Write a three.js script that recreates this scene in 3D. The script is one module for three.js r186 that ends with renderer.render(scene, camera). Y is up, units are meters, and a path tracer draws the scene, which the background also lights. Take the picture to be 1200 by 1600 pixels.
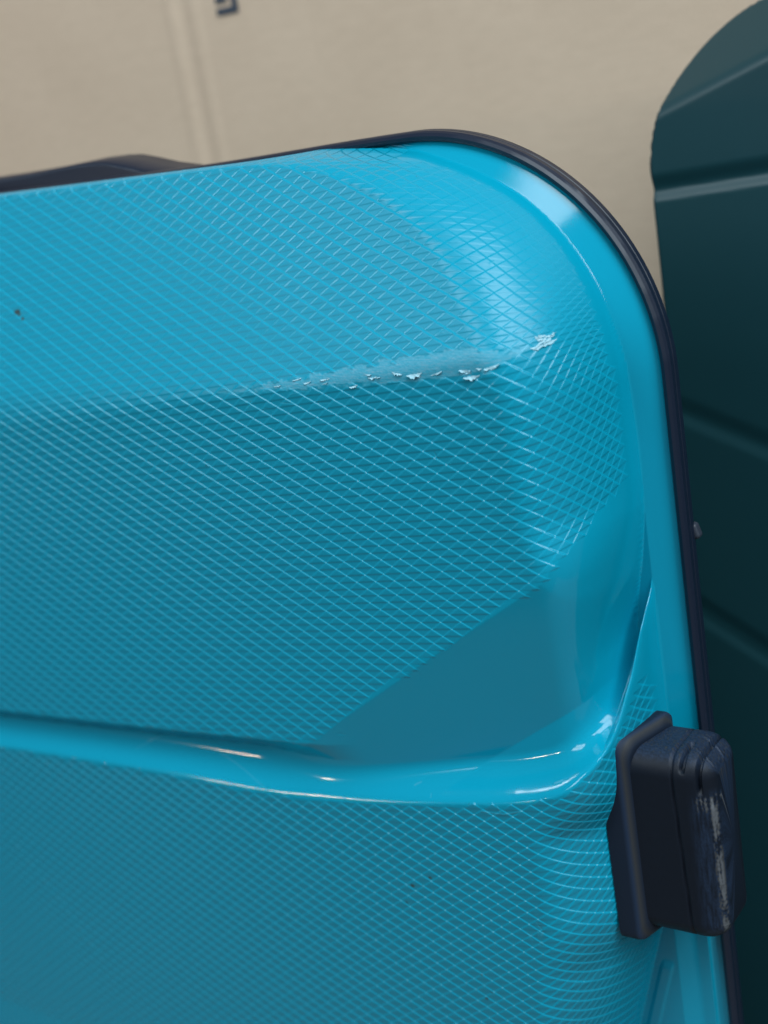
import * as THREE from 'three';
import { RoundedBoxGeometry } from 'three/addons/geometries/RoundedBoxGeometry.js';
import { RectAreaLightUniformsLib } from 'three/addons/lights/RectAreaLightUniformsLib.js';
import * as BGU from 'three/addons/utils/BufferGeometryUtils.js';
import { ImprovedNoise } from 'three/addons/math/ImprovedNoise.js';

// ------------------------------------------------------------------ camera, light, exposure
const scene = new THREE.Scene();
const camera = new THREE.PerspectiveCamera(39.97, 3 / 4, 0.02, 30);
{
  const f = new THREE.Vector3(-0.56475, -0.30468, -0.76696), u = new THREE.Vector3(-0.04166, 0.93870, -0.34222);
  camera.position.set(0.15907, 0.02267, 0.36321);
  camera.up.copy(u);
  camera.lookAt(camera.position.clone().add(f));
  camera.focus = 0.408;
  camera.userData.fStop = 8.5;
  camera.updateMatrixWorld();
}
const renderer = new THREE.WebGLRenderer({ antialias: true });
renderer.toneMapping = THREE.LinearToneMapping;
renderer.toneMappingExposure = 1.15;
renderer.shadowMap.enabled = true;
RectAreaLightUniformsLib.init();
scene.background = new THREE.Color().setRGB(0.085, 0.097, 0.11);       // dim light of the surroundings

// a lamp: a glowing panel and an area light of the same size just in front of it
function panelLight(name, label, category, at, to, w, h, color, power, glow, bars = 0) {
  const g = new THREE.Group(); g.name = name; g.userData = { label, category };
  g.position.set(...at); g.lookAt(...to); scene.add(g);            // +z of the group looks at the target
  const m = new THREE.Mesh(new THREE.PlaneGeometry(w, h), new THREE.MeshStandardMaterial({ color: 0x000000, emissive: color, emissiveIntensity: glow }));
  m.name = 'pane'; g.add(m);
  const l = new THREE.RectAreaLight(color, power, w, h); l.name = 'daylight';
  l.position.set(0, 0, 0.012); l.rotation.y = Math.PI; g.add(l);
  const fm = new THREE.MeshStandardMaterial({ color: 0x8a8f94, roughness: 0.6 });
  const strip = (sx, sy, x, y) => { const o = new THREE.Mesh(new THREE.BoxGeometry(sx, sy, 0.05), fm); o.name = 'frame'; o.position.set(x, y, 0.03); o.castShadow = o.receiveShadow = true; g.add(o); };
  for (const k of [-1, 1]) { strip(0.04, h + 0.12, k * (w / 2 + 0.03), 0); strip(w + 0.02, 0.04, 0, k * (h / 2 + 0.03)); }
  if (bars) { strip(0.035, h, 0, 0); strip(w, 0.03, 0, h * 0.12); }
}
const DAY = new THREE.Color(0.80, 0.93, 1.0);
panelLight('window', 'daylit window with crossed bars over the left shoulder of the viewer', 'window', [-0.64, 0.90, 1.30], [-0.09, -0.1, 0], 0.60, 0.66, DAY, 7.5, 0.6, 1);
panelLight('small_window', 'small bright window with crossed bars far to the left', 'window', [-1.50, 0.90, 0.16], [-0.04, -0.19, 0.04], 0.18, 0.24, DAY, 14, 0.8, 1);
panelLight('roof_window', 'wide pale roof window to the upper right of the suitcases', 'window', [0.62, 1.42, 0.60], [-0.05, -0.1, 0], 1.1, 0.9, DAY, 7, 0.4);
panelLight('side_window', 'pale window high to the right of the suitcases', 'window', [1.50, 0.98, 0.42], [-0.05, -0.1, 0], 0.9, 0.9, DAY, 7, 0.4);
panelLight('wall_lamp', 'small warm strip lamp far to the left', 'lamp', [-1.10, 0.10, 1.15], [-0.1, -0.2, 0.05], 0.045, 0.04, new THREE.Color(1.0, 0.82, 0.62), 110, 4);

// ------------------------------------------------------------------ helpers
const MM = 0.001;
const clamp = (v, a = 0, b = 1) => Math.min(b, Math.max(a, v));
const sstep = (a, b, v) => { const t = clamp((v - a) / (b - a)); return t * t * (3 - 2 * t); };
const mix = (a, b, t) => a + (b - a) * t;
const smin = (a, b, k) => { const h = clamp(0.5 + 0.5 * (b - a) / k); return mix(b, a, h) - k * h * (1 - h); };
const smax = (a, b, k) => -smin(-a, -b, k);
function rng(seed) { let s = seed >>> 0; return () => { s = (s + 0x6D2B79F5) | 0; let t = Math.imul(s ^ (s >>> 15), 1 | s); t = (t + Math.imul(t ^ (t >>> 7), 61 | t)) ^ t; return ((t ^ (t >>> 14)) >>> 0) / 4294967296; }; }
const noise = new ImprovedNoise();
const lerpPts = (pts, x) => {                                       // piecewise linear through [x, y] points sorted by x
  if (x <= pts[0][0]) return pts[0][1] + (x - pts[0][0]) * (pts[1][1] - pts[0][1]) / (pts[1][0] - pts[0][0]);
  for (let i = 1; i < pts.length; i++) if (x <= pts[i][0] || i === pts.length - 1) {
    const t = (x - pts[i - 1][0]) / (pts[i][0] - pts[i - 1][0]);
    return mix(pts[i - 1][1], pts[i][1], t);
  }
};
const curve = (pts, n = 60) => {                                    // smooth curve through points, as a polyline
  const c = new THREE.CatmullRomCurve3(pts.map(([x, y]) => new THREE.Vector3(x, y, 0)), false, 'centripetal');
  return c.getPoints(n).map((p) => [p.x, p.y]);
};
function sdPoly(P, x, y) {                                          // distance to a polyline, positive on its left side
  let best = 1e9, sg = 1;
  for (let i = 0; i + 1 < P.length; i++) {
    const ax = P[i][0], ay = P[i][1], bx = P[i + 1][0] - ax, by = P[i + 1][1] - ay;
    const t = clamp(((x - ax) * bx + (y - ay) * by) / (bx * bx + by * by), i === 0 ? -1e3 : 0, i + 2 === P.length ? 1e3 : 1);
    const dx = x - ax - t * bx, dy = y - ay - t * by, d = dx * dx + dy * dy;
    if (d < best) { best = d; sg = bx * (y - ay) - by * (x - ax) >= 0 ? 1 : -1; }
  }
  return sg * Math.sqrt(best);
}
const mat = (o) => new THREE.MeshPhysicalMaterial(o);
function mesh(name, geo, m, parent = scene) { const o = new THREE.Mesh(geo, m); o.name = name; o.castShadow = o.receiveShadow = true; parent.add(o); return o; }

// ------------------------------------------------------------------ shell of the teal suitcase (millimetres; rim in the plane z = 0, its top right corner at 0, 0)
const RIM = { w: 420, h: 640, r: 75 };
function rimDist(x, y) {                                            // inwards from the rim's outline, and how far round the top right corner
  const hw = RIM.w / 2, hh = RIM.h / 2, qx = Math.abs(x + hw) - hw + RIM.r, qy = Math.abs(y + hh) - hh + RIM.r;
  return RIM.r - Math.hypot(Math.max(qx, 0), Math.max(qy, 0)) - Math.min(Math.max(qx, qy), 0);
}
const RIDGE = [[-420, -75], [-229, -71.5], [-155, -67.7], [-93, -63.7], [-23, -56.1], [0, -53.5]];
const EDGE = [[-640, -27], [-240, -30], [-175.5, -27.1], [-119, -22.4], [-75, -17.2], [0, -17.2]]; // y -> x of the vertical edge of the front
// lower lip of the upper panel, floor of the groove and upper edge of the lower panel, as seen in the photograph
const GB = curve([[-420, -205], [-275, -198.2], [-192, -196.2], [-122, -194.4], [-65, -187], [-42, -182], [-31, -177], [-25, -168], [-20.8, -153], [-17.8, -142], [-15.8, -131]], 70);
const BD = curve([[-420, -219], [-280, -211.8], [-196, -209], [-125, -207.5], [-68, -199.4], [-40, -194], [-25, -188], [-16, -178.5], [-12.2, -163], [-10.8, -146], [-9.6, -131]], 70);
const GL = [[-420, -201], [-274, -194.4], [-190, -190.2], [-120, -186]];                           // lip line, then the diagonal of the recess
const DG = [[-120, -186], [-58.3, -144.1], [-24.5, -122], [-15, -110.5], [-10.4, -100], [-4, -86]];
// height of the flange where it meets the wall
const flangeSlope = (y) => mix(0.8, 0.5, sstep(-55, -95, y));
const flangeTop = (fl, y) => Math.max(1, Math.min(6.8, flangeSlope(y) * (fl - 2.3)));
// along the rim (mm from the start of the corner arc): inset of the edge between front and wall, start and exponent of its rounding, width of the flange
const WALL = [[-60, 1.8, 2.4, 2, 0.8], [-36, 2.4, 4, 2, 1.2], [-14, 5, 9, 2, 3], [4, 10, 16, 2, 5.5], [16, 13, 20.5, 2, 7.5], [34, 15.3, 25, 2, 9], [50, 17, 29, 2.1, 9.5], [62, 19, 31, 2.2, 10], [76, 20, 32, 2.3, 10.5], [88, 18.6, 32, 2.4, 10.8], [100, 17.2, 31, 2.4, 11], [118, 17.2, 31, 2.4, 11]];
function wallAt(x, y) {
  let s = x + RIM.r;
  if (s > 0) s = Math.atan2(Math.max(s, 1e-6), Math.max(y + RIM.r, 0)) * RIM.r;
  if (y < -RIM.r && x > -RIM.r) { const q = sstep(-145, -210, y), c = sstep(-104, -124, y) * sstep(-208, -188, y); const low = 10 * sstep(-236, -264, y) + clamp(-262 - y, 0, 60) * 0.3; return { fl: 11 + low, dE: -lerpPts(EDGE, y), dS: mix(31, 40, q) - 2 * c + 0.55 * low, p: mix(2.4, 1.8, q) + 1.4 * c }; }
  if (y < -RIM.r) return { fl: 0.8, dE: 1.8, dS: 2.4, p: 2 };
  s = clamp(s, -60, 117.9);
  let i = 1; while (WALL[i][0] < s) i++;
  const p = WALL[i - 1], q = WALL[i], o = WALL[Math.max(0, i - 2)], r = WALL[Math.min(WALL.length - 1, i + 1)], w = q[0] - p[0], t = (s - p[0]) / w;
  const m = (n) => {                                                // smooth (Hermite) between the stations
    const m0 = i > 1 ? (q[n] - o[n]) / (q[0] - o[0]) * w : 0, m1 = i + 1 < WALL.length ? (r[n] - p[n]) / (r[0] - p[0]) * w : 0, t2 = t * t, t3 = t2 * t;
    return (2 * t3 - 3 * t2 + 1) * p[n] + (t3 - 2 * t2 + t) * m0 + (-2 * t3 + 3 * t2) * q[n] + (t3 - t2) * m1;
  };
  return { fl: m(4), dE: m(1), dS: m(2), p: m(3) };
}
function bodyZ(x, y, inset = 0) {                                              // the body without recess and flange
  const d = rimDist(x, y);
  const yr = lerpPts(RIDGE, x), t = sstep(-260, -90, x);
  const zT = 48 - 29 * (y - yr) / (-2 - yr);
  let z = smin(48, zT, mix(3.2, 1.0, t));
  // walls: from the flange up to the edge of the front, which sweeps round the corner
  const e = wallAt(x, y);
  const fb = flangeTop(e.fl, y);
  e.fl += inset; e.dS += 0.3 * inset;
  const u = clamp((e.dS - d) / (e.dS - e.fl), 0, 1.5);
  if (d < e.fl) z = fb + (d - e.fl) * 9;
  else if (u > 0) { const c0 = Math.pow(1 - Math.pow(0.965, e.p), 1 / e.p); z = fb + (z - fb) * (Math.pow(1 - Math.pow(0.965 * u, e.p), 1 / e.p) - c0) / (1 - c0); }
  return z;
}
function shellZ(x, y) {
  const d = rimDist(x, y);
  let z = bodyZ(x, y);
  const wf = wallAt(x, y).fl, fl = flangeSlope(y) * (d - 2.3), fw = flangeTop(wf, y) + 0.15;
  if (x > -420 && y < -70 && y > -300) {
    // recess: a plane that starts on the diagonal and sinks towards the lower panel; the groove to the left has a steep lip
    const s = -sdPoly(DG, x, y);                                    // > 0 below the diagonal
    const gl = lerpPts(GL, x) - y;                                  // > 0 below the lip
    const deep = 8;
    let cut = 0;
    if (x < -97) cut = Math.max(cut, clamp(gl * 1.15, 0, deep));
    const cutD = clamp(s * 0.30, 0, 11);
    cut = mix(cut, cutD, sstep(-150, -98, x));
    const low = -sdPoly(GB, x, y), hi = sdPoly(BD, x, y);           // the ramp up to the lower panel lies between the two curves
    const up = low <= 0 ? 0 : hi <= 0 ? 1 : low / (low + hi);
    if (x <= -75) cut *= 1 - sstep(0, 1, up * 0.6 + 0.4 * up * up);
    // on the side wall the sinking goes sideways
    const inset = 6.5 * sstep(0, 30, s) * sstep(-75, -45, x);
    const sunk = (inset > 0 && up < 1 ? bodyZ(x, y, inset) : z) - cut * sstep(5, 25, z);
    z = inset > 0 ? mix(sunk, z, sstep(0, 1, up * 0.6 + 0.4 * up * up)) : z - cut;
  }
  z = smax(z, Math.min(fl, fw), 1.2);
  if (x > -60 && y < -245) {
    const c = (-d + 16 + clamp(-262 - y, -10, 60) * 0.3);          // a raised strip beside the lower end of the side wall
    if (d > 6) z = smax(z, 4.2 + 3.2 * sstep(-266, -276, y) * sstep(-5.5, -1.5, c) * sstep(4.5, 1, c), 0.6);
  }
  return d < 1.2 ? -4 : z;
}
function axis(list) { const out = []; for (const [a, b, s] of list) for (let v = a; v < b - 1e-9; v += s) out.push(v); out.push(list[list.length - 1][1]); return out; }
const GX = axis([[-420, -345, 4], [-345, -200, 1.0], [-200, -75, 0.7], [-75, 0, 0.3]]);
const GY = axis([[-640, -345, 4], [-345, -75, 0.7], [-75, 0, 0.35]]);
// pattern coordinates: x and y measured along the skin, so that the hatching runs round the edges
const NX = GX.length, NY = GY.length, UU = new Float32Array(NX * NY), VV = new Float32Array(NX * NY);
{
  const e = 0.3, i0 = GX.findIndex((v) => v >= -110), j0 = GY.findIndex((v) => v >= -110);
  const du = (x, y) => { const g = (bodyZ(x + e, y) - bodyZ(x - e, y)) / (2 * e); return Math.sqrt(1 + Math.min(2.1 * g * g, 90)); };
  const dv = (x, y) => { const g = (bodyZ(x, y + e) - bodyZ(x, y - e)) / (2 * e); return Math.sqrt(1 + Math.min(1.2 * g * g, 12)); };
  for (let j = 0; j < NY; j++) {
    UU[j * NX + i0] = GX[i0];
    for (let i = i0 + 1; i < NX; i++) UU[j * NX + i] = UU[j * NX + i - 1] + (GX[i] - GX[i - 1]) * du((GX[i] + GX[i - 1]) / 2, GY[j]);
    for (let i = i0 - 1; i >= 0; i--) UU[j * NX + i] = UU[j * NX + i + 1] + (GX[i] - GX[i + 1]) * du(Math.max((GX[i] + GX[i + 1]) / 2, -400), GY[j]);
  }
  for (let i = 0; i < NX; i++) {
    VV[j0 * NX + i] = GY[j0];
    for (let j = j0 + 1; j < NY; j++) VV[j * NX + i] = VV[(j - 1) * NX + i] + (GY[j] - GY[j - 1]) * dv(GX[i], (GY[j] + GY[j - 1]) / 2);
    for (let j = j0 - 1; j >= 0; j--) VV[j * NX + i] = VV[(j + 1) * NX + i] + (GY[j] - GY[j + 1]) * dv(GX[i], (GY[j] + GY[j + 1]) / 2);
  }
}
function find(A, v) { let lo = 0, hi = A.length - 2; while (lo < hi) { const m = (lo + hi + 1) >> 1; if (A[m] <= v) lo = m; else hi = m - 1; } return lo; }
function uvAt(x, y) {
  const i = find(GX, x), j = find(GY, y), s = (x - GX[i]) / (GX[i + 1] - GX[i]), t = (y - GY[j]) / (GY[j + 1] - GY[j]), k = j * NX + i;
  const b = (A) => mix(mix(A[k], A[k + 1], s), mix(A[k + NX], A[k + NX + 1], s), t);
  return [b(UU), b(VV)];
}
function xyAt(u, v, start) {
  let [x, y] = start || [clamp(u, -340, -20), clamp(v, -340, -8)];
  for (let n = 0; n < 14; n++) {
    const e = 0.25, [u0, v0] = uvAt(x, y), [ux, vx] = uvAt(x - e, y), [uy, vy] = uvAt(x, y - e);
    const a = (u0 - ux) / e, b = (u0 - uy) / e, c = (v0 - vx) / e, d = (v0 - vy) / e, det = a * d - b * c || 1;
    const ru = u - u0, rv = v - v0;
    if (Math.abs(ru) + Math.abs(rv) < 0.01) break;
    x = clamp(x + clamp((d * ru - b * rv) / det, -12, 12), -345, -0.2); y = clamp(y + clamp((a * rv - c * ru) / det, -12, 12), -345, -0.2);
  }
  return [x, y];
}
const ATLAS = { n: 2048, u0: -332, v0: -346, w: 412 };
const atlasUV = (u, v) => [(u - ATLAS.u0) / ATLAS.w, (v - ATLAS.v0) / ATLAS.w];
// the embossed triangles: rows, and two families of diagonals
const HATCH = [{ W: 7.0, h: 2.28, t: 0.11, amp: 1 }, { W: 6.9, h: 2.12, t: 0.14, amp: 1 }];
function hatchOn(which, x, y) {                                     // strength of the embossing at a place of the shell
  const d = rimDist(x, y), e = wallAt(x, y), z = bodyZ(x, y);
  if (which === 0) {
    if (y < -210 || (x < -119 ? y < lerpPts(GL, x) + 0.6 : sdPoly(DG, x, y) < 0.5)) return 0;
    const a = x > -75 && (z < 10 || d < e.fl + 0.8) ? 0 : 1;
    return a;
  }
  if (y > -140 || sdPoly(BD, x, y) > -0.4) return 0;
  return x > -75 && (z < 8 || d < e.fl + 0.6) ? 0 : 1;
}
function hatchDepth(x, y) {                                         // the relief runs out towards the top of the corner and towards the flange
  const d = rimDist(x, y), e = wallAt(x, y), z = bodyZ(x, y);
  const corner = sstep(-78, -46, x) * sstep(-64, -34, y);
  return (1 - 0.8 * corner * sstep(9, -5, d - e.dE)) * (x > -75 ? sstep(5, 20, z) : 1);
}
// a strip rubbed flat along the ridge: distance from the ridge line (mm) and half width of the strip
function rubbed(x, y) {
  const yr = lerpPts([[-126, -66], [-100, -63.9], [-65, -60.6], [-44, -58.9], [-24, -57.4]], x), w = lerpPts([[-128, 0.2], [-100, 1.3], [-66, 2.8], [-45, 3.6], [-32, 3.2], [-23, 0]], x);
  if (x < -128 || x > -23) return 0;
  const n = noise.noise(x * 0.22, y * 0.5, 3) * 1.6 + noise.noise(x * 0.9, y * 1.1, 5) * 0.7;
  return sstep(0.4, -0.5, Math.abs(y - yr) - w - n * Math.min(1, w));
}
function bakeAtlas() {
  const N = ATLAS.n, px = ATLAS.w / N, hgt = new Float32Array(N * N), rough = new Float32Array(N * N).fill(0.10), wear = new Float32Array(N * N);
  const smoothBand = (d, w) => (d >= w ? 0 : (1 - (d / w) ** 2) ** 2);
  const M = 160, depth = new Float32Array((M + 1) * (M + 1));        // coarse map of the depth of the relief
  for (let j = 0; j <= M; j++) for (let i = 0; i <= M; i++) { const [x, y] = xyAt(ATLAS.u0 + ATLAS.w * i / M, ATLAS.v0 + ATLAS.w * j / M); depth[j * (M + 1) + i] = hatchDepth(x, y); }
  const depthAt = (i, j) => { const a = i / N * M, b = j / N * M, p = Math.floor(a), q = Math.floor(b), k = q * (M + 1) + p; return mix(mix(depth[k], depth[k + 1], a - p), mix(depth[k + M + 1], depth[k + M + 2], a - p), b - q); };
  HATCH.forEach((H, which) => {
    const gp = Math.hypot(1 / H.W, 1 / (2 * H.h)), cache = new Map();
    const on = (p, q, b) => {                                        // strength of one triangle
      const key = (p + 500) * 4000000 + (q + 500) * 2000 + (b - (p - q)) + 2;
      let v = cache.get(key);
      if (v === undefined) {
        const bb = b + 0.5 + (b === p - q ? -0.17 : 0.17), s = ((p + 0.5 + q + 0.5) / 2) * H.W, vv = bb * H.h + H.t * s;
        const [x, y] = xyAt(s, vv); const [uu, v2] = uvAt(x, y);
        v = Math.hypot(uu - s, v2 - vv) < 2 ? hatchOn(which, x, y) : 0;
        cache.set(key, v);
      }
      return v;
    };
    const v0 = which ? -346 : -205, v1 = which ? -150 : 72, u1 = 80;
    const jj0 = Math.max(0, Math.floor((v0 - ATLAS.v0) / px)), jj1 = Math.min(N, Math.floor((v1 - ATLAS.v0) / px)), ii1 = Math.min(N, Math.floor((u1 - ATLAS.u0) / px));
    for (let j = jj0; j < jj1; j++) for (let i = 0; i < ii1; i++) {
      const u = ATLAS.u0 + (i + 0.5) * px, v = ATLAS.v0 + (j + 0.5) * px;
      const b = (v - H.t * u) / H.h, a = u / H.W, p = a + b / 2, q = a - b / 2;
      const fp = Math.floor(p), fq = Math.floor(q), fb = Math.floor(b), here = on(fp, fq, fb);
      const dp = Math.abs(p - Math.round(p)) / gp, dq = Math.abs(q - Math.round(q)) / gp, db = Math.abs(b - Math.round(b)) * H.h;
      const k = j * N + i;
      if (here <= 0) continue;
      // every line is a low step: the diagonals step down to the upper right and the lower right, the rows step down to the bottom
      const saw = (c, g, ws) => { const r = c - Math.round(c), m = r / g; return Math.abs(m) < ws ? mix(1 + r, r, sstep(-ws, ws, m)) : r < 0 ? 1 + r : r; };
      hgt[k] += depthAt(i, j) * ((which ? 0.44 : 0.34) * saw(p, gp, 0.21) + (which ? 0.27 : 0.19) * saw(-q, gp, 0.22) + (which ? 0.09 : 0.14) * saw(-b, 1 / H.h, 0.19) - (which ? 0.40 : 0.335));
      const near = Math.min(Math.abs(p - Math.round(p)), Math.abs(q - Math.round(q))) / gp;
      rough[k] = mix(rough[k], near < 0.3 ? 0.24 : 0.34, here);
    }
  });
  // fine moulded grain, the rubbed strip, scratches and dirt
  const out = new Uint8Array(N * N * 4), col = new Uint8Array(N * N * 4), R = rng(7);
  const [ua, va] = uvAt(-130, -72), [ub, vb] = uvAt(-20, -48);
  for (let j = Math.floor((va - 4 - ATLAS.v0) / px); j < (vb + 8 - ATLAS.v0) / px; j++) for (let i = Math.floor((ua - ATLAS.u0) / px); i < (ub - ATLAS.u0) / px; i++) {
    const k = j * N + i, [x, y] = xyAt(ATLAS.u0 + (i + 0.5) * px, ATLAS.v0 + (j + 0.5) * px), r = rubbed(x, y);
    if (r > 0) { hgt[k] = mix(hgt[k], -0.05 + 0.05 * noise.noise(x * 1.7, y * 2.3, 9) + 0.05 * noise.noise(x * 5, y * 6, 2), r); rough[k] = mix(rough[k], 0.5, r); wear[k] = clamp(r * (0.52 + 0.45 * noise.noise(x * 0.35 + y * 0.4, y * 3.2, 4) + 0.25 * noise.noise(x * 1.3, y * 6, 8))); }
  }
  const stroke = (pts, w, depth, pale) => {                          // a scratch: points in shell millimetres
    for (let s = 0; s + 1 < pts.length; s++) {
      const [au, av] = uvAt(...pts[s]), [bu, bv] = uvAt(...pts[s + 1]), n = Math.ceil(Math.hypot(bu - au, bv - av) / (px * 0.5));
      for (let m = 0; m <= n; m++) {
        const cu = (mix(au, bu, m / n) - ATLAS.u0) / px, cv = (mix(av, bv, m / n) - ATLAS.v0) / px, g = Math.ceil(w / px) + 1;
        for (let j = -g; j <= g; j++) for (let i = -g; i <= g; i++) {
          const x = Math.round(cu) + i, y = Math.round(cv) + j; if (x < 0 || y < 0 || x >= N || y >= N) continue;
          const d = Math.hypot(x - cu, y - cv) * px; if (d > w) continue;
          const k = y * N + x, f = 1 - d / w;
          hgt[k] += depth * f * 0.08; wear[k] = clamp(Math.max(wear[k], pale * f)); rough[k] = mix(rough[k], 0.5, f);
        }
      }
    }
  };
  stroke([[-290, -255], [-281, -266], [-272, -276], [-262, -291], [-252, -305]], 0.45, 0.5, 0.22);
  for (let n = 0; n < 26; n++) {                                     // nicks near the corner of the lower panel, and some elsewhere
    const near = n < 12, x = near ? -40 + 9 * (R() - 0.5) : -300 + 270 * R(), y = near ? -238 + 12 * (R() - 0.5) : -60 - 220 * R(), l = 0.8 + 2.2 * R(), a = R() * 3.1;
    stroke([[x, y], [x + l * Math.cos(a), y + l * Math.sin(a)]], 0.25, R() < 0.5 ? 0.6 : -0.6, near ? 0.5 : 0.16);
  }
  stroke([[-56, -199.6], [-48, -199.2], [-42, -197]], 0.3, 0.7, 0.5); stroke([[-50, -196.5], [-49, -199]], 0.25, 0.6, 0.5); stroke([[-31, -187.4], [-28.4, -186.2]], 0.35, 0.6, 0.7);
  for (let n = 0; n < 36; n++) { const x = -128 + 100 * R(), y = lerpPts(RIDGE, x) - 2 + 7 * (R() - 0.62), l = 1 + 5 * R(), a = 0.08 + 0.35 * (R() - 0.5); stroke([[x, y], [x + l * Math.cos(a), y + l * Math.sin(a)]], 0.22, -0.6 + 1.2 * R(), 0.35 * R()); }
  for (let n = 0; n < 14; n++) { const x = -110 + 90 * R(), y = -44 + 36 * (R() - 0.5), l = 0.4 + R(); stroke([[x, y], [x + l, y + l * (R() - 0.3)]], 0.25, 0.5, 0.35); }
  for (let n = 0; n < 22; n++) {                                     // long hairlines from use
    const x = -310 + 280 * R(), y = -25 - 270 * R(), l = 6 + 26 * R(), a = R() < 0.6 ? 0.1 + 0.5 * R() : 2.2 + 0.7 * R(), c = 0.15 * (R() - 0.5), pts = [];
    for (let m = 0; m <= 6; m++) { const t = m / 6; pts.push([clamp(x + l * t * Math.cos(a + c * t), -338, -8), clamp(y + l * t * Math.sin(a + c * t), -338, -8)]); }
    stroke(pts, 0.2, R() < 0.5 ? 0.25 : -0.3, 0.05 + 0.09 * R());
  }
  const dirt = new Float32Array(N * N);
  for (const [x, y, r] of [[-223.4, -40.2, 1.3], [-220.6, -42.6, 1.0], [-222.2, -41.2, 0.9], [-87.2, -233.1, 0.8], [-79.7, -228.3, 0.7], [-91, -240.1, 0.5], [-65.6, -270.8, 0.8], [-63, -268, 0.5], [-138.7, -90, 0.6], [-66, -262, 0.5]]) {
    const [u, v] = uvAt(x, y), g = Math.ceil(r * 1.6 / px), cx = (u - ATLAS.u0) / px, cy = (v - ATLAS.v0) / px;
    for (let j = -g; j <= g; j++) for (let i = -g; i <= g; i++) {
      const X = Math.round(cx) + i, Y = Math.round(cy) + j; if (X < 0 || Y < 0 || X >= N || Y >= N) continue;
      const d = Math.hypot(i, j * 1.3) * px + 0.7 * r * noise.noise(X * 0.11, Y * 0.13, 1.5);
      dirt[Y * N + X] = Math.max(dirt[Y * N + X], 0.85 * sstep(r, r * 0.4, d));
    }
  }
  const base = [6, 149, 178], pale = [122, 168, 190], brown = [70, 62, 60], relief = new Float32Array(N * N);
  for (let j = 1; j < N - 1; j++) for (let i = 1; i < N - 1; i++) {  // soften by one texel
    const k = j * N + i;
    relief[k] = hgt[k] * 0.36 + (hgt[k - 1] + hgt[k + 1] + hgt[k - N] + hgt[k + N]) * 0.11 + (hgt[k - N - 1] + hgt[k - N + 1] + hgt[k + N - 1] + hgt[k + N + 1]) * 0.05;
  }
  for (let k = 0; k < N * N; k++) {
    const g = (R() - 0.5) * 0.02;
    relief[k] += g * 0.12;                                           // fine moulded grain
    out[4 * k] = 0; out[4 * k + 1] = 255 * clamp(rough[k] + g); out[4 * k + 2] = 0; out[4 * k + 3] = 255;
    for (let c = 0; c < 3; c++) col[4 * k + c] = mix(mix(base[c], pale[c], wear[k]), brown[c], dirt[k]);
    col[4 * k + 3] = 255;
  }
  const tex = (d, o = {}) => { const t = new THREE.DataTexture(d, N, N, o.format || THREE.RGBAFormat, o.type || THREE.UnsignedByteType); t.magFilter = t.minFilter = THREE.LinearFilter; t.wrapS = t.wrapT = THREE.ClampToEdgeWrapping; if (o.srgb) t.colorSpace = THREE.SRGBColorSpace; t.needsUpdate = true; return t; };
  return { relief: tex(relief, { format: THREE.RedFormat, type: THREE.FloatType }), gloss: tex(out), colour: tex(col, { srgb: true }) };
}
function shellGeometry() {
  const nx = GX.length, ny = GY.length, pos = new Float32Array(nx * ny * 3), nor = new Float32Array(nx * ny * 3), uv = new Float32Array(nx * ny * 2), idx = [];
  const e = 0.15;
  for (let j = 0, k = 0; j < ny; j++) for (let i = 0; i < nx; i++, k++) {
    const x = GX[i], y = GY[j], z = shellZ(x, y);
    pos.set([x * MM, y * MM, z * MM], 3 * k);
    const zx = (shellZ(x + e, y) - shellZ(x - e, y)) / (2 * e), zy = (shellZ(x, y + e) - shellZ(x, y - e)) / (2 * e), l = Math.hypot(zx, zy, 1);
    nor.set([-zx / l, -zy / l, 1 / l], 3 * k);
    uv.set(atlasUV(UU[k], VV[k]), 2 * k);
    if (i && j && Math.max(...[[0, 0], [1, 0], [0, 1], [1, 1]].map(([p, q]) => rimDist(GX[i - p], GY[j - q]))) > 1.8) { const a = k - nx - 1, b = k - nx, c = k, d = k - 1; idx.push(a, b, c, a, c, d); }
  }
  const g = new THREE.BufferGeometry();
  g.setAttribute('position', new THREE.BufferAttribute(pos, 3)); g.setAttribute('normal', new THREE.BufferAttribute(nor, 3)); g.setAttribute('uv', new THREE.BufferAttribute(uv, 2));
  g.setIndex(idx);
  return g;
}
const atlas = bakeAtlas();
const shellPlastic = mat({ map: atlas.colour, roughness: 1, roughnessMap: atlas.gloss, bumpMap: atlas.relief, bumpScale: 0.001, ior: 1.5, specularIntensity: 0.85 });
const teal = mat({ color: 0x0695b1, roughness: 0.3 });
const suitcase = new THREE.Group(); suitcase.name = 'suitcase';
suitcase.userData = { label: 'teal hard shell suitcase with cross hatched panels and a scuffed corner', category: 'suitcase' };
scene.add(suitcase);
mesh('front_shell', shellGeometry(), shellPlastic, suitcase);

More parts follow.
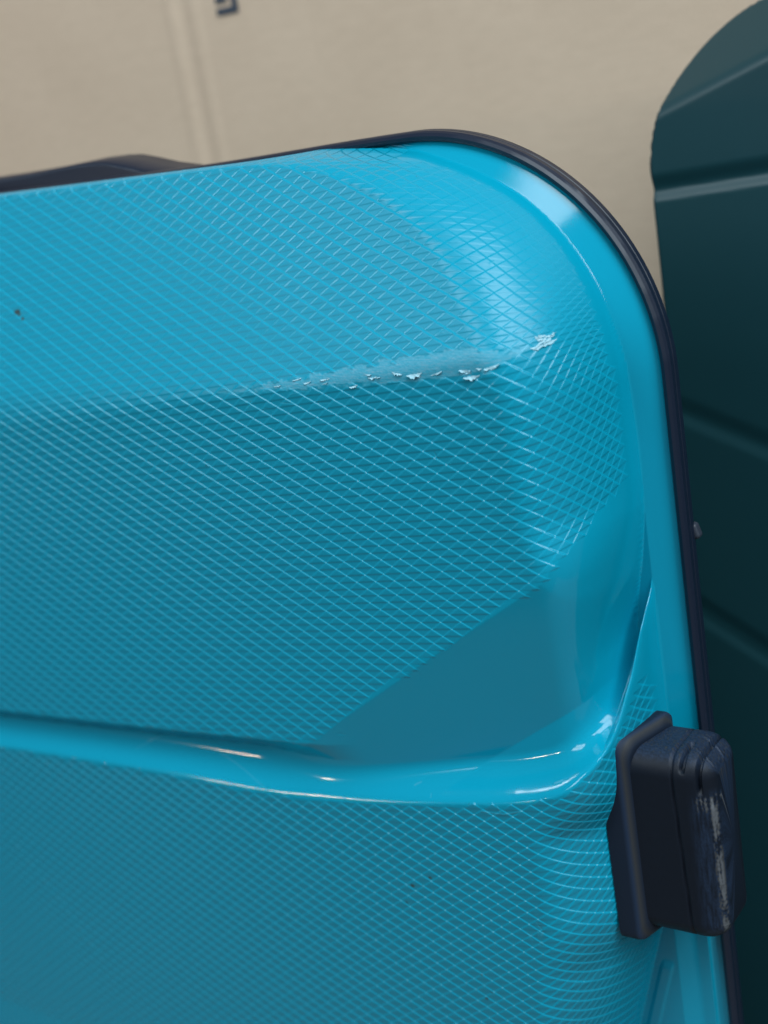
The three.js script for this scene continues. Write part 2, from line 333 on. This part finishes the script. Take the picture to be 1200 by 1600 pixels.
// frame round the rim
function rimPath(off, z0, n = 40) {
  const p = [], w = RIM.w, h = RIM.h, r = RIM.r + off;
  for (const [cx, cy, a0] of [[-RIM.r, -RIM.r, 0], [-w + RIM.r, -RIM.r, 1], [-w + RIM.r, -h + RIM.r, 2], [-RIM.r, -h + RIM.r, 3]])
    { if (a0 === 1) for (let k = 1; k < 24; k++) p.push([-RIM.r + (2 * RIM.r - w) * k / 24, off, z0]);
    for (let i = 0; i <= n; i++) { const a = (a0 + i / n) * Math.PI / 2; p.push([cx + r * Math.cos(a), cy + r * Math.sin(a), z0]); } }
  return p;
}
function rimSweep(section, n = 40) {                                // section: [offset outwards, z] points of a closed profile
  const rings = section.map(([o, z]) => rimPath(o, z, n)), m = rings[0].length, pos = [], idx = [];
  rings.forEach((r) => r.forEach((p) => pos.push(p[0] * MM, (p[1] - (p[1] > -20 ? 2.0 * sstep(-70, -170, p[0]) : 0)) * MM, p[2] * MM))); // the top edge sags slightly towards the middle
  const s = rings.length;
  for (let a = 0; a < s; a++) for (let i = 0; i < m; i++) {
    const b = (a + 1) % s, j = (i + 1) % m, p = a * m + i, q = a * m + j, r2 = b * m + j, t = b * m + i;
    idx.push(p, q, r2, p, r2, t);
  }
  const g = new THREE.BufferGeometry(); g.setAttribute('position', new THREE.Float32BufferAttribute(pos, 3)); g.setIndex(idx);
  return BGU.toCreasedNormals(g, 0.7);
}
const navy = mat({ color: new THREE.Color().setRGB(0.004, 0.010, 0.026), roughness: 0.42 });
mesh('rim_frame', rimSweep([[-2.9, 1.4], [-2.3, 2.4], [-1.3, 2.7], [-0.4, 2.1], [0, 0.8], [0, -1.1], [-0.45, -1.4], [0, -1.7], [0, -3.8], [-0.8, -5], [-3, -5.4]]), navy, suitcase);


// back half of the suitcase
mesh('back_shell', rimSweep([[-2, -5], [-4, -9], [-12, -26], [-30, -46], [-60, -52], [-199, -52]], 10), teal, suitcase);

// ------------------------------------------------------------------ rubber side foot on the right wall
const rubber = mat({ color: 0xffffff, vertexColors: true, roughness: 0.55, specularIntensity: 0.6 });
function loftX(rings, closeEnd) {                                   // rings of [x, y, z, shade]
  const m = rings[0].length, pos = [], col = [], idx = [];
  rings.forEach((r) => r.forEach(([x, y, z, c]) => { pos.push(x * MM, y * MM, z * MM); col.push(c > 0.03 ? c : c * 0.5, c > 0.03 ? c * 1.05 : c * 1.0, c > 0.03 ? c * 1.15 : c * 2.1); }));
  for (let a = 0; a + 1 < rings.length; a++) for (let i = 0; i < m; i++) { const j = (i + 1) % m; idx.push(a * m + i, (a + 1) * m + j, a * m + j, a * m + i, (a + 1) * m + i, (a + 1) * m + j); }
  const g = new THREE.BufferGeometry(); g.setAttribute('position', new THREE.Float32BufferAttribute(pos, 3)); g.setAttribute('color', new THREE.Float32BufferAttribute(col, 3)); g.setIndex(idx);
  g.computeVertexNormals();
  return g;
}
function roundRect(cy, cz, hy, hz, r, n) {                          // points of a rounded rectangle in y and z: [y, z, outward y, outward z], anticlockwise seen from +x
  const P = [], per = 2 * (hy - r) * 2 + 2 * (hz - r) * 2 + 2 * Math.PI * r;
  for (let i = 0; i < n; i++) {
    let t = i / n * per;
    const seg = [[2 * (hz - r), 0], [Math.PI / 2 * r, 1], [2 * (hy - r), 2], [Math.PI / 2 * r, 3], [2 * (hz - r), 4], [Math.PI / 2 * r, 5], [2 * (hy - r), 6], [Math.PI / 2 * r, 7]];
    let q; for (q of seg) { if (t <= q[0]) break; t -= q[0]; }
    const a = t / r, k = q[1];
    if (k === 0) P.push([cy + hy, cz - (hz - r) + t, 1, 0]);
    else if (k === 1) P.push([cy + hy - r + r * Math.cos(a), cz + hz - r + r * Math.sin(a), Math.cos(a), Math.sin(a)]);
    else if (k === 2) P.push([cy + hy - r - t, cz + hz, 0, 1]);
    else if (k === 3) P.push([cy - hy + r - r * Math.sin(a), cz + hz - r + r * Math.cos(a), -Math.sin(a), Math.cos(a)]);
    else if (k === 4) P.push([cy - hy, cz + hz - r - t, -1, 0]);
    else if (k === 5) P.push([cy - hy + r - r * Math.cos(a), cz - hz + r - r * Math.sin(a), -Math.cos(a), -Math.sin(a)]);
    else if (k === 6) P.push([cy - hy + r + t, cz - hz, 0, -1]);
    else P.push([cy + hy - r + r * Math.sin(a), cz - hz + r - r * Math.cos(a), Math.sin(a), -Math.cos(a)]);
  }
  return P;
}
const FOOT = { cy: -212.3, cz: 19.8 };
function footBlock() {
  const rings = [], x0 = -26, x1 = 12.5, R = 8.5, N = 420, base = roundRect(FOOT.cy, FOOT.cz, 31.3, 12, 7, N);
  const ring = (x, inset, k) => base.map(([y, z, ny, nz]) => {
    let d = -inset, c = 0.007;
    // shallow parting line, slits of the tread over the upper end, notches beside them
    const slit = (at, w, depth) => depth * sstep(w, w * 0.35, Math.abs(at));
    const up = sstep(-193, -190.5, y), front = sstep(11, 14, z);
    d -= slit(x - 1.2 - (y + 211) * -0.03, 0.55, 0.7);
    d -= up * slit(x - 8.4, 0.9, 1.7) + sstep(-186, -184, y) * slit(x - 3.6, 1.0, 1.7) * sstep(20, 22, z) + sstep(-181, -179, y) * slit(x - 6, 1.7, 2.2) * sstep(17, 15, z) * sstep(8, 10, z);
    if (x > 3 && y > -196) d += 0.5 * sstep(0.5, 0.1, Math.abs(z - 16 - 0.4 * (x - 4))) + 0.4 * sstep(0.5, 0.1, Math.abs(z - 23 - 0.5 * (x - 4)));
    d += 0.04 * noise.noise(x * 0.5, y * 0.4, z * 0.5);
    // pale wear on the outer front edge and dust on top
    const worn = sstep(4, 8, x) * sstep(25, 30, z) * sstep(-249, -238, y) * sstep(-190, -200, y);
    const n = 0.7 * noise.noise(x * 1.9, y * 0.16, z * 1.9) + 0.4 * noise.noise(x * 2.6, y * 1.1, z * 2.6);
    c += 0.4 * worn * clamp(0.02 + 0.05 * n) + 0.09 * sstep(10.2, 11.2, x) * sstep(12.3, 11.7, x) * worn * sstep(-0.4, 0.3, n);
    c += 0.03 * sstep(0.5, 1, ny) * clamp(0.5 + n) + 0.10 * sstep(-192.5, -194, y) * sstep(-199, -195.5, y) * sstep(6, 9, x) * sstep(-0.1, 0.5, n) * front;
    return [x, y + ny * d * k, z + nz * d * k, c];
  });
  for (let x = x0; x < x1 - R; x += 0.4) rings.push(ring(x, 0, 1));
  for (let i = 0; i <= 44; i++) { const a = i / 44 * Math.PI / 2; rings.push(ring(x1 - R + R * Math.sin(a) * 0.999, (R * 0.82) * (1 - Math.cos(a)), 1)); }
  const last = rings[rings.length - 1];
  for (let i = 1; i <= 10; i++) { const f = 1 - i / 10.01; rings.push(last.map(([x, y, z, c]) => [x + 0.6 * (1 - f * f), FOOT.cy + (y - FOOT.cy) * f, FOOT.cz + (z - FOOT.cz) * f, mix(0.012, c, f)])); }
  return loftX(rings);
}
function footPlate() {                                              // flange that sits on the wall; it leans with the wall
  const rings = [], N = 160, lean = (z) => -0.30 * (z - FOOT.cz);
  const add = (x, hy, hz, r, c) => rings.push(roundRect(FOOT.cy + 0.4, FOOT.cz + 1.8, hy - 0.8, hz - 1.2, r, N).map(([y, z]) => [x + lean(z), y, z, c]));
  add(-17, 35.5, 13.6, 3, 0.012); add(-11.8, 35.5, 13.6, 3, 0.014); add(-10.6, 35.2, 13.3, 3, 0.028); add(-9.9, 34.4, 12.5, 5, 0.034); add(-8.8, 33.0, 11.6, 5, 0.014); add(-8.6, 32.0, 11, 5, 0.012); add(-8.6, 20, 5, 4, 0.012);
  return loftX(rings);
}
const foot = new THREE.Group(); foot.name = 'side_foot'; suitcase.add(foot);
foot.userData.label = 'black rubber side foot with a worn outer edge';
mesh('foot_block', footBlock(), rubber, foot);
mesh('foot_plate', footPlate(), rubber, foot);

// ------------------------------------------------------------------ carry handle on the top edge, puller of the zip on the right edge
{
  const P = [[-180, -3.6], [-190, -1.6], [-198, 0.6], [-206, 2.5], [-212, 3.0], [-222, 3.1], [-230, 2.7], [-245, 2.0], [-268, 1.6], [-330, 1.5]];
  const sh = new THREE.Shape(); sh.moveTo(P[0][0] * MM, -0.0045);
  P.forEach(([x, y]) => sh.lineTo(x * MM, y * MM)); sh.lineTo(-0.330, -0.004); sh.closePath();
  const g = new THREE.ExtrudeGeometry(sh, { depth: 0.018, bevelEnabled: true, bevelSize: 0.0012, bevelThickness: 0.0015, bevelSegments: 3 }); g.translate(0, -0.0005, -0.024);
  mesh('carry_handle', BGU.toCreasedNormals(g, 0.8), navy, suitcase);
  const z = new RoundedBoxGeometry(0.003, 0.005, 0.0035, 3, 0.0012); z.rotateZ(0.3); z.translate(-0.0004, -0.1245, -0.0050);
  mesh('zip_puller', z, mat({ color: 0x2c323e, roughness: 0.5 }), suitcase);
}

// ------------------------------------------------------------------ peeled flakes of plastic along the scuffed ridge
{
  const flakeMat = mat({ color: new THREE.Color().setRGB(0.32, 0.56, 0.65), roughness: 0.45, side: THREE.DoubleSide });
  const R = rng(21);
  const flake = (x, y, len0, wid0, ang, lift, seed) => {
    const len = len0 * 1.15, wid = wid0 * 1.35;               // a curled ragged ribbon hanging from the surface
    const n = 14, pos = [], idx = [], Q = rng(seed);
    for (let i = 0; i <= n; i++) {
      const t = i / n, w = wid * Math.sin(Math.PI * (0.06 + 0.88 * t)) * (0.45 + 0.9 * Q());
      for (let k = 0; k <= 3; k++) {
        const s = k / 3, px = x + Math.cos(ang) * len * (t - 0.5) + Math.sin(ang) * w * s, py = y + Math.sin(ang) * len * (t - 0.5) - Math.cos(ang) * w * s * 0.8 + 0.25 * (Q() - 0.5);
        pos.push(px * MM, py * MM, (bodyZ(px, py) + 0.12 + lift * s * s * (0.6 + 0.6 * Math.sin(t * 5 + seed))) * MM);
      }
      if (i) for (let k = 0; k < 3; k++) { const a = (i - 1) * 4 + k; idx.push(a, a + 4, a + 5, a, a + 5, a + 1); }
    }
    const g = new THREE.BufferGeometry(); g.setAttribute('position', new THREE.Float32BufferAttribute(pos, 3)); g.setIndex(idx); g.computeVertexNormals();
    return g;
  };
  let n = 0;
  const put = (...a) => mesh(n++ ? 'peeled_flake_' + String(n - 1).padStart(3, '0') : 'peeled_flake', flake(...a, 30 + n), flakeMat, suitcase);
  put(-54.8, -61.2, 4.6, 0.9, 0.15, 0.7); put(-36.4, -62.0, 4.4, 1.0, 0.12, 0.8); put(-38.3, -60.4, 3.2, 0.6, -0.05, 0.5); put(-30.2, -59.6, 3.8, 0.7, 0.25, 0.6);
  put(-47.5, -61.1, 3.4, 0.4, 0.3, 0.3); put(-60.5, -60.9, 3.0, 0.5, -0.2, 0.4); put(-69, -62.0, 2.6, 0.4, 0.1, 0.3); put(-76, -64.4, 2.6, 0.5, 0.2, 0.4); put(-86, -62.4, 3.0, 0.35, 0.1, 0.3); put(-96.5, -62.4, 2.8, 0.3, 0.2, 0.3); put(-104, -64.2, 2.4, 0.3, 0.15, 0.2);
  for (let k = 0; k < 7; k++) { const x = -100 + 76 * R(); put(x, lerpPts([[-126, -66], [-100, -63.9], [-65, -61.5], [-44, -60.8], [-24, -58]], x) + 2.2 * (R() - 0.6), 0.9 + 1.8 * R(), 0.15 + 0.3 * R(), 0.7 * (R() - 0.3), 0.15 + 0.3 * R()); }
  for (const [dx, dy, l, w, a] of [[0, 0, 4.6, 0.9, 0.1], [-1.2, 0.5, 3.2, 0.5, 0.9], [1.3, 0.8, 3.0, 0.5, 1.1], [0.5, 1.6, 3.2, 0.45, -0.5], [-1.8, 1.5, 2.4, 0.35, -0.7], [1.4, 1.4, 2.2, 0.35, 0.4]]) put(-20.2 + dx * 0.42, -56.6 + dy * 1.1, l * 0.72, w, a, 0.7);
}

// ------------------------------------------------------------------ dark teal suitcase behind, on the right
{
  const t = new THREE.Group(); t.name = 'dark_suitcase'; t.userData = { label: 'dark petrol green suitcase behind the teal one, at the right edge', category: 'suitcase' }; scene.add(t);
  const w = 360, top = 23, left = -56, r = 58, z0 = -118;
  const dist = (x, y) => { const hw = w / 2, hh = (640 + top) / 2, qx = Math.abs(x - left - hw) - hw + r, qy = Math.abs(y - top + hh) - hh + r; return r - Math.hypot(Math.max(qx, 0), Math.max(qy, 0)) - Math.min(Math.max(qx, qy), 0); };
  const zAt = (x, y) => {
    const d = dist(x, y), cr = -13.5 + 0.345 * (x + 52);
    let z = 0;
    z -= 1.6 * sstep(-30, -37, y + 2.5 - 0.06 * (x + 54)) * sstep(-41, -36.5, y + 2.5 - 0.06 * (x + 54)) ;
    z -= 0.9 * sstep(-110, -118, y + 5 + 0.42 * (x + 48)) * sstep(-124, -118, y + 5 + 0.42 * (x + 48));
    z -= 0.9 * sstep(-190, -198, y + 7 + 0.62 * (x + 47)) * sstep(-206, -200, y + 7 + 0.62 * (x + 47));
    z = smin(z, -1.15 * (y - cr), 3);
    z = smin(z, -26 + d * 9, 4);
    return z0 + (d < 0 ? -45 : Math.max(z, -40));
  };
  const gx = axis([[left - 1, 60, 1.1], [60, left + w + 1, 8]]), gy = axis([[-641, -260, 8], [-260, top + 1, 1.1]]), pos = [], nor = [], idx = [], e = 0.4;
  gy.forEach((y, j) => gx.forEach((x, i) => {
    pos.push(x * MM, y * MM, zAt(x, y) * MM);
    const zx = (zAt(x + e, y) - zAt(x - e, y)) / (2 * e), zy = (zAt(x, y + e) - zAt(x, y - e)) / (2 * e), l = Math.hypot(zx, zy, 1); nor.push(-zx / l, -zy / l, 1 / l);
    if (i && j && dist(x, y) > -1.6) { const n = gx.length, c = j * n + i, a = c - n - 1; idx.push(a, a + 1, c, a, c, c - 1); }
  }));
  const g = new THREE.BufferGeometry(); g.setAttribute('position', new THREE.Float32BufferAttribute(pos, 3)); g.setAttribute('normal', new THREE.Float32BufferAttribute(nor, 3)); g.setIndex(idx);
  mesh('front_shell', g, mat({ color: new THREE.Color().setRGB(0.007, 0.041, 0.050), roughness: 0.42 }), t);
  const b = new RoundedBoxGeometry(w * MM - 0.006, (620 + top) * MM - 0.006, 0.040, 4, 0.018); b.translate((left + w / 2) * MM, (top - 26 - (620 + top) / 2) * MM, (z0 - 59) * MM);
  mesh('back_shell', b, mat({ color: new THREE.Color().setRGB(0.008, 0.036, 0.046), roughness: 0.45 }), t);
}

// ------------------------------------------------------------------ cardboard box behind
{
  const t = new THREE.Group(); t.name = 'cardboard_box'; t.userData = { label: 'brown cardboard box standing behind the suitcases', category: 'box' }; scene.add(t);
  const n = 512, d = new Uint8Array(n * n * 4), R = rng(5);
  for (let j = 0; j < n; j++) { const row = 5 * noise.noise(j * 0.35, 0.5, 1) + 3 * (R() - 0.5); for (let i = 0; i < n; i++) {
    const k = 4 * (j * n + i), v = 0.3 * row + 4 * noise.noise(i * 0.012, j * 0.012, 3) + 3 * noise.noise(i * 0.06, j * 0.15, 7) + 4 * (R() - 0.5);
    d[k] = 210 + v; d[k + 1] = 184 + v; d[k + 2] = 160 + v; d[k + 3] = 255;
  } }
  const tx = new THREE.DataTexture(d, n, n, THREE.RGBAFormat); tx.wrapS = tx.wrapT = THREE.RepeatWrapping; tx.magFilter = tx.minFilter = THREE.LinearFilter; tx.colorSpace = THREE.SRGBColorSpace; tx.repeat.set(1, 1); tx.needsUpdate = true;
  const card = mat({ map: tx, roughness: 0.85 });
  const bw = 0.95, bh = 1.0, bd = 0.5, cx = -0.25, z = -0.2, y0 = -0.64;
  // front panel: a sheet with two scored creases
  const pos = [], uv = [], idx = [], xs = axis([[-bw / 2, -0.12, 0.05], [-0.12, -0.03, 0.001], [-0.03, bw / 2, 0.05]]);
  xs.forEach((x, i) => { for (const v of [0, 1]) { const p = (c, w) => Math.max(0, 1 - ((x - c) / w) ** 2); const dz = 0.00035 * p(-0.0835, 0.0045) + 0.00035 * p(-0.0680, 0.0045) - 0.0003 * p(-0.0757, 0.004); pos.push(x, v * bh, dz); uv.push(x / 0.3, v * bh / 0.3); } if (i) { const a = 2 * i - 2; idx.push(a, a + 2, a + 3, a, a + 3, a + 1); } });
  const g = new THREE.BufferGeometry(); g.setAttribute('position', new THREE.Float32BufferAttribute(pos, 3)); g.setAttribute('uv', new THREE.Float32BufferAttribute(uv, 2)); g.setIndex(idx); g.computeVertexNormals(); g.translate(cx, y0, z);
  mesh('front_panel', g, card, t);
  const pan = (name, sx, sy, sz, x, y, zz) => { const q = new THREE.BoxGeometry(sx, sy, sz); mesh(name, q.translate(x, y, zz), card, t); };
  pan('side_panel', 0.005, bh, bd - 0.006, cx - bw / 2 + 0.0025, y0 + bh / 2, z - bd / 2 - 0.003); pan('side_panel', 0.005, bh, bd - 0.006, cx + bw / 2 - 0.0025, y0 + bh / 2, z - bd / 2 - 0.003);
  pan('back_panel', bw, bh, 0.005, cx, y0 + bh / 2, z - bd); pan('top_flap', bw, 0.005, bd / 2 - 0.002, cx, y0 + bh + 0.0025, z - bd / 4); pan('top_flap', bw, 0.005, bd / 2 - 0.002, cx, y0 + bh + 0.0025, z - 3 * bd / 4);
  // printed mark: lower end of a printed character
  const ink = mat({ color: 0x3a4350, roughness: 0.8 }), sh = new THREE.Shape();
  [[0, 0], [0.0135, 0], [0.0135, 0.022], [0.0098, 0.022], [0.0098, 0.0032], [0, 0.0032]].forEach(([x, y], i) => (i ? sh.lineTo(x, y) : sh.moveTo(x, y)));
  const s2 = new THREE.Shape(); [[0.0002, 0.0054], [0.0072, 0.0054], [0.0072, 0.0084], [0.0002, 0.0084]].forEach(([x, y], i) => (i ? s2.lineTo(x, y) : s2.moveTo(x, y)));
  const mg = new THREE.ShapeGeometry([sh, s2]); mg.translate(-0.3035, 0.0535, z + 0.0006);
  mesh('printed_mark', mg, ink, t);
}
{
  const f = new THREE.Mesh(new THREE.BoxGeometry(1.6, 0.05, 1.5).translate(0.06, -0.6655, -0.27), mat({ color: 0x827c74, roughness: 0.7 })); f.name = 'floor'; f.userData.kind = 'structure'; f.receiveShadow = true; scene.add(f);
}

scene.environment = null;
renderer.render(scene, camera);
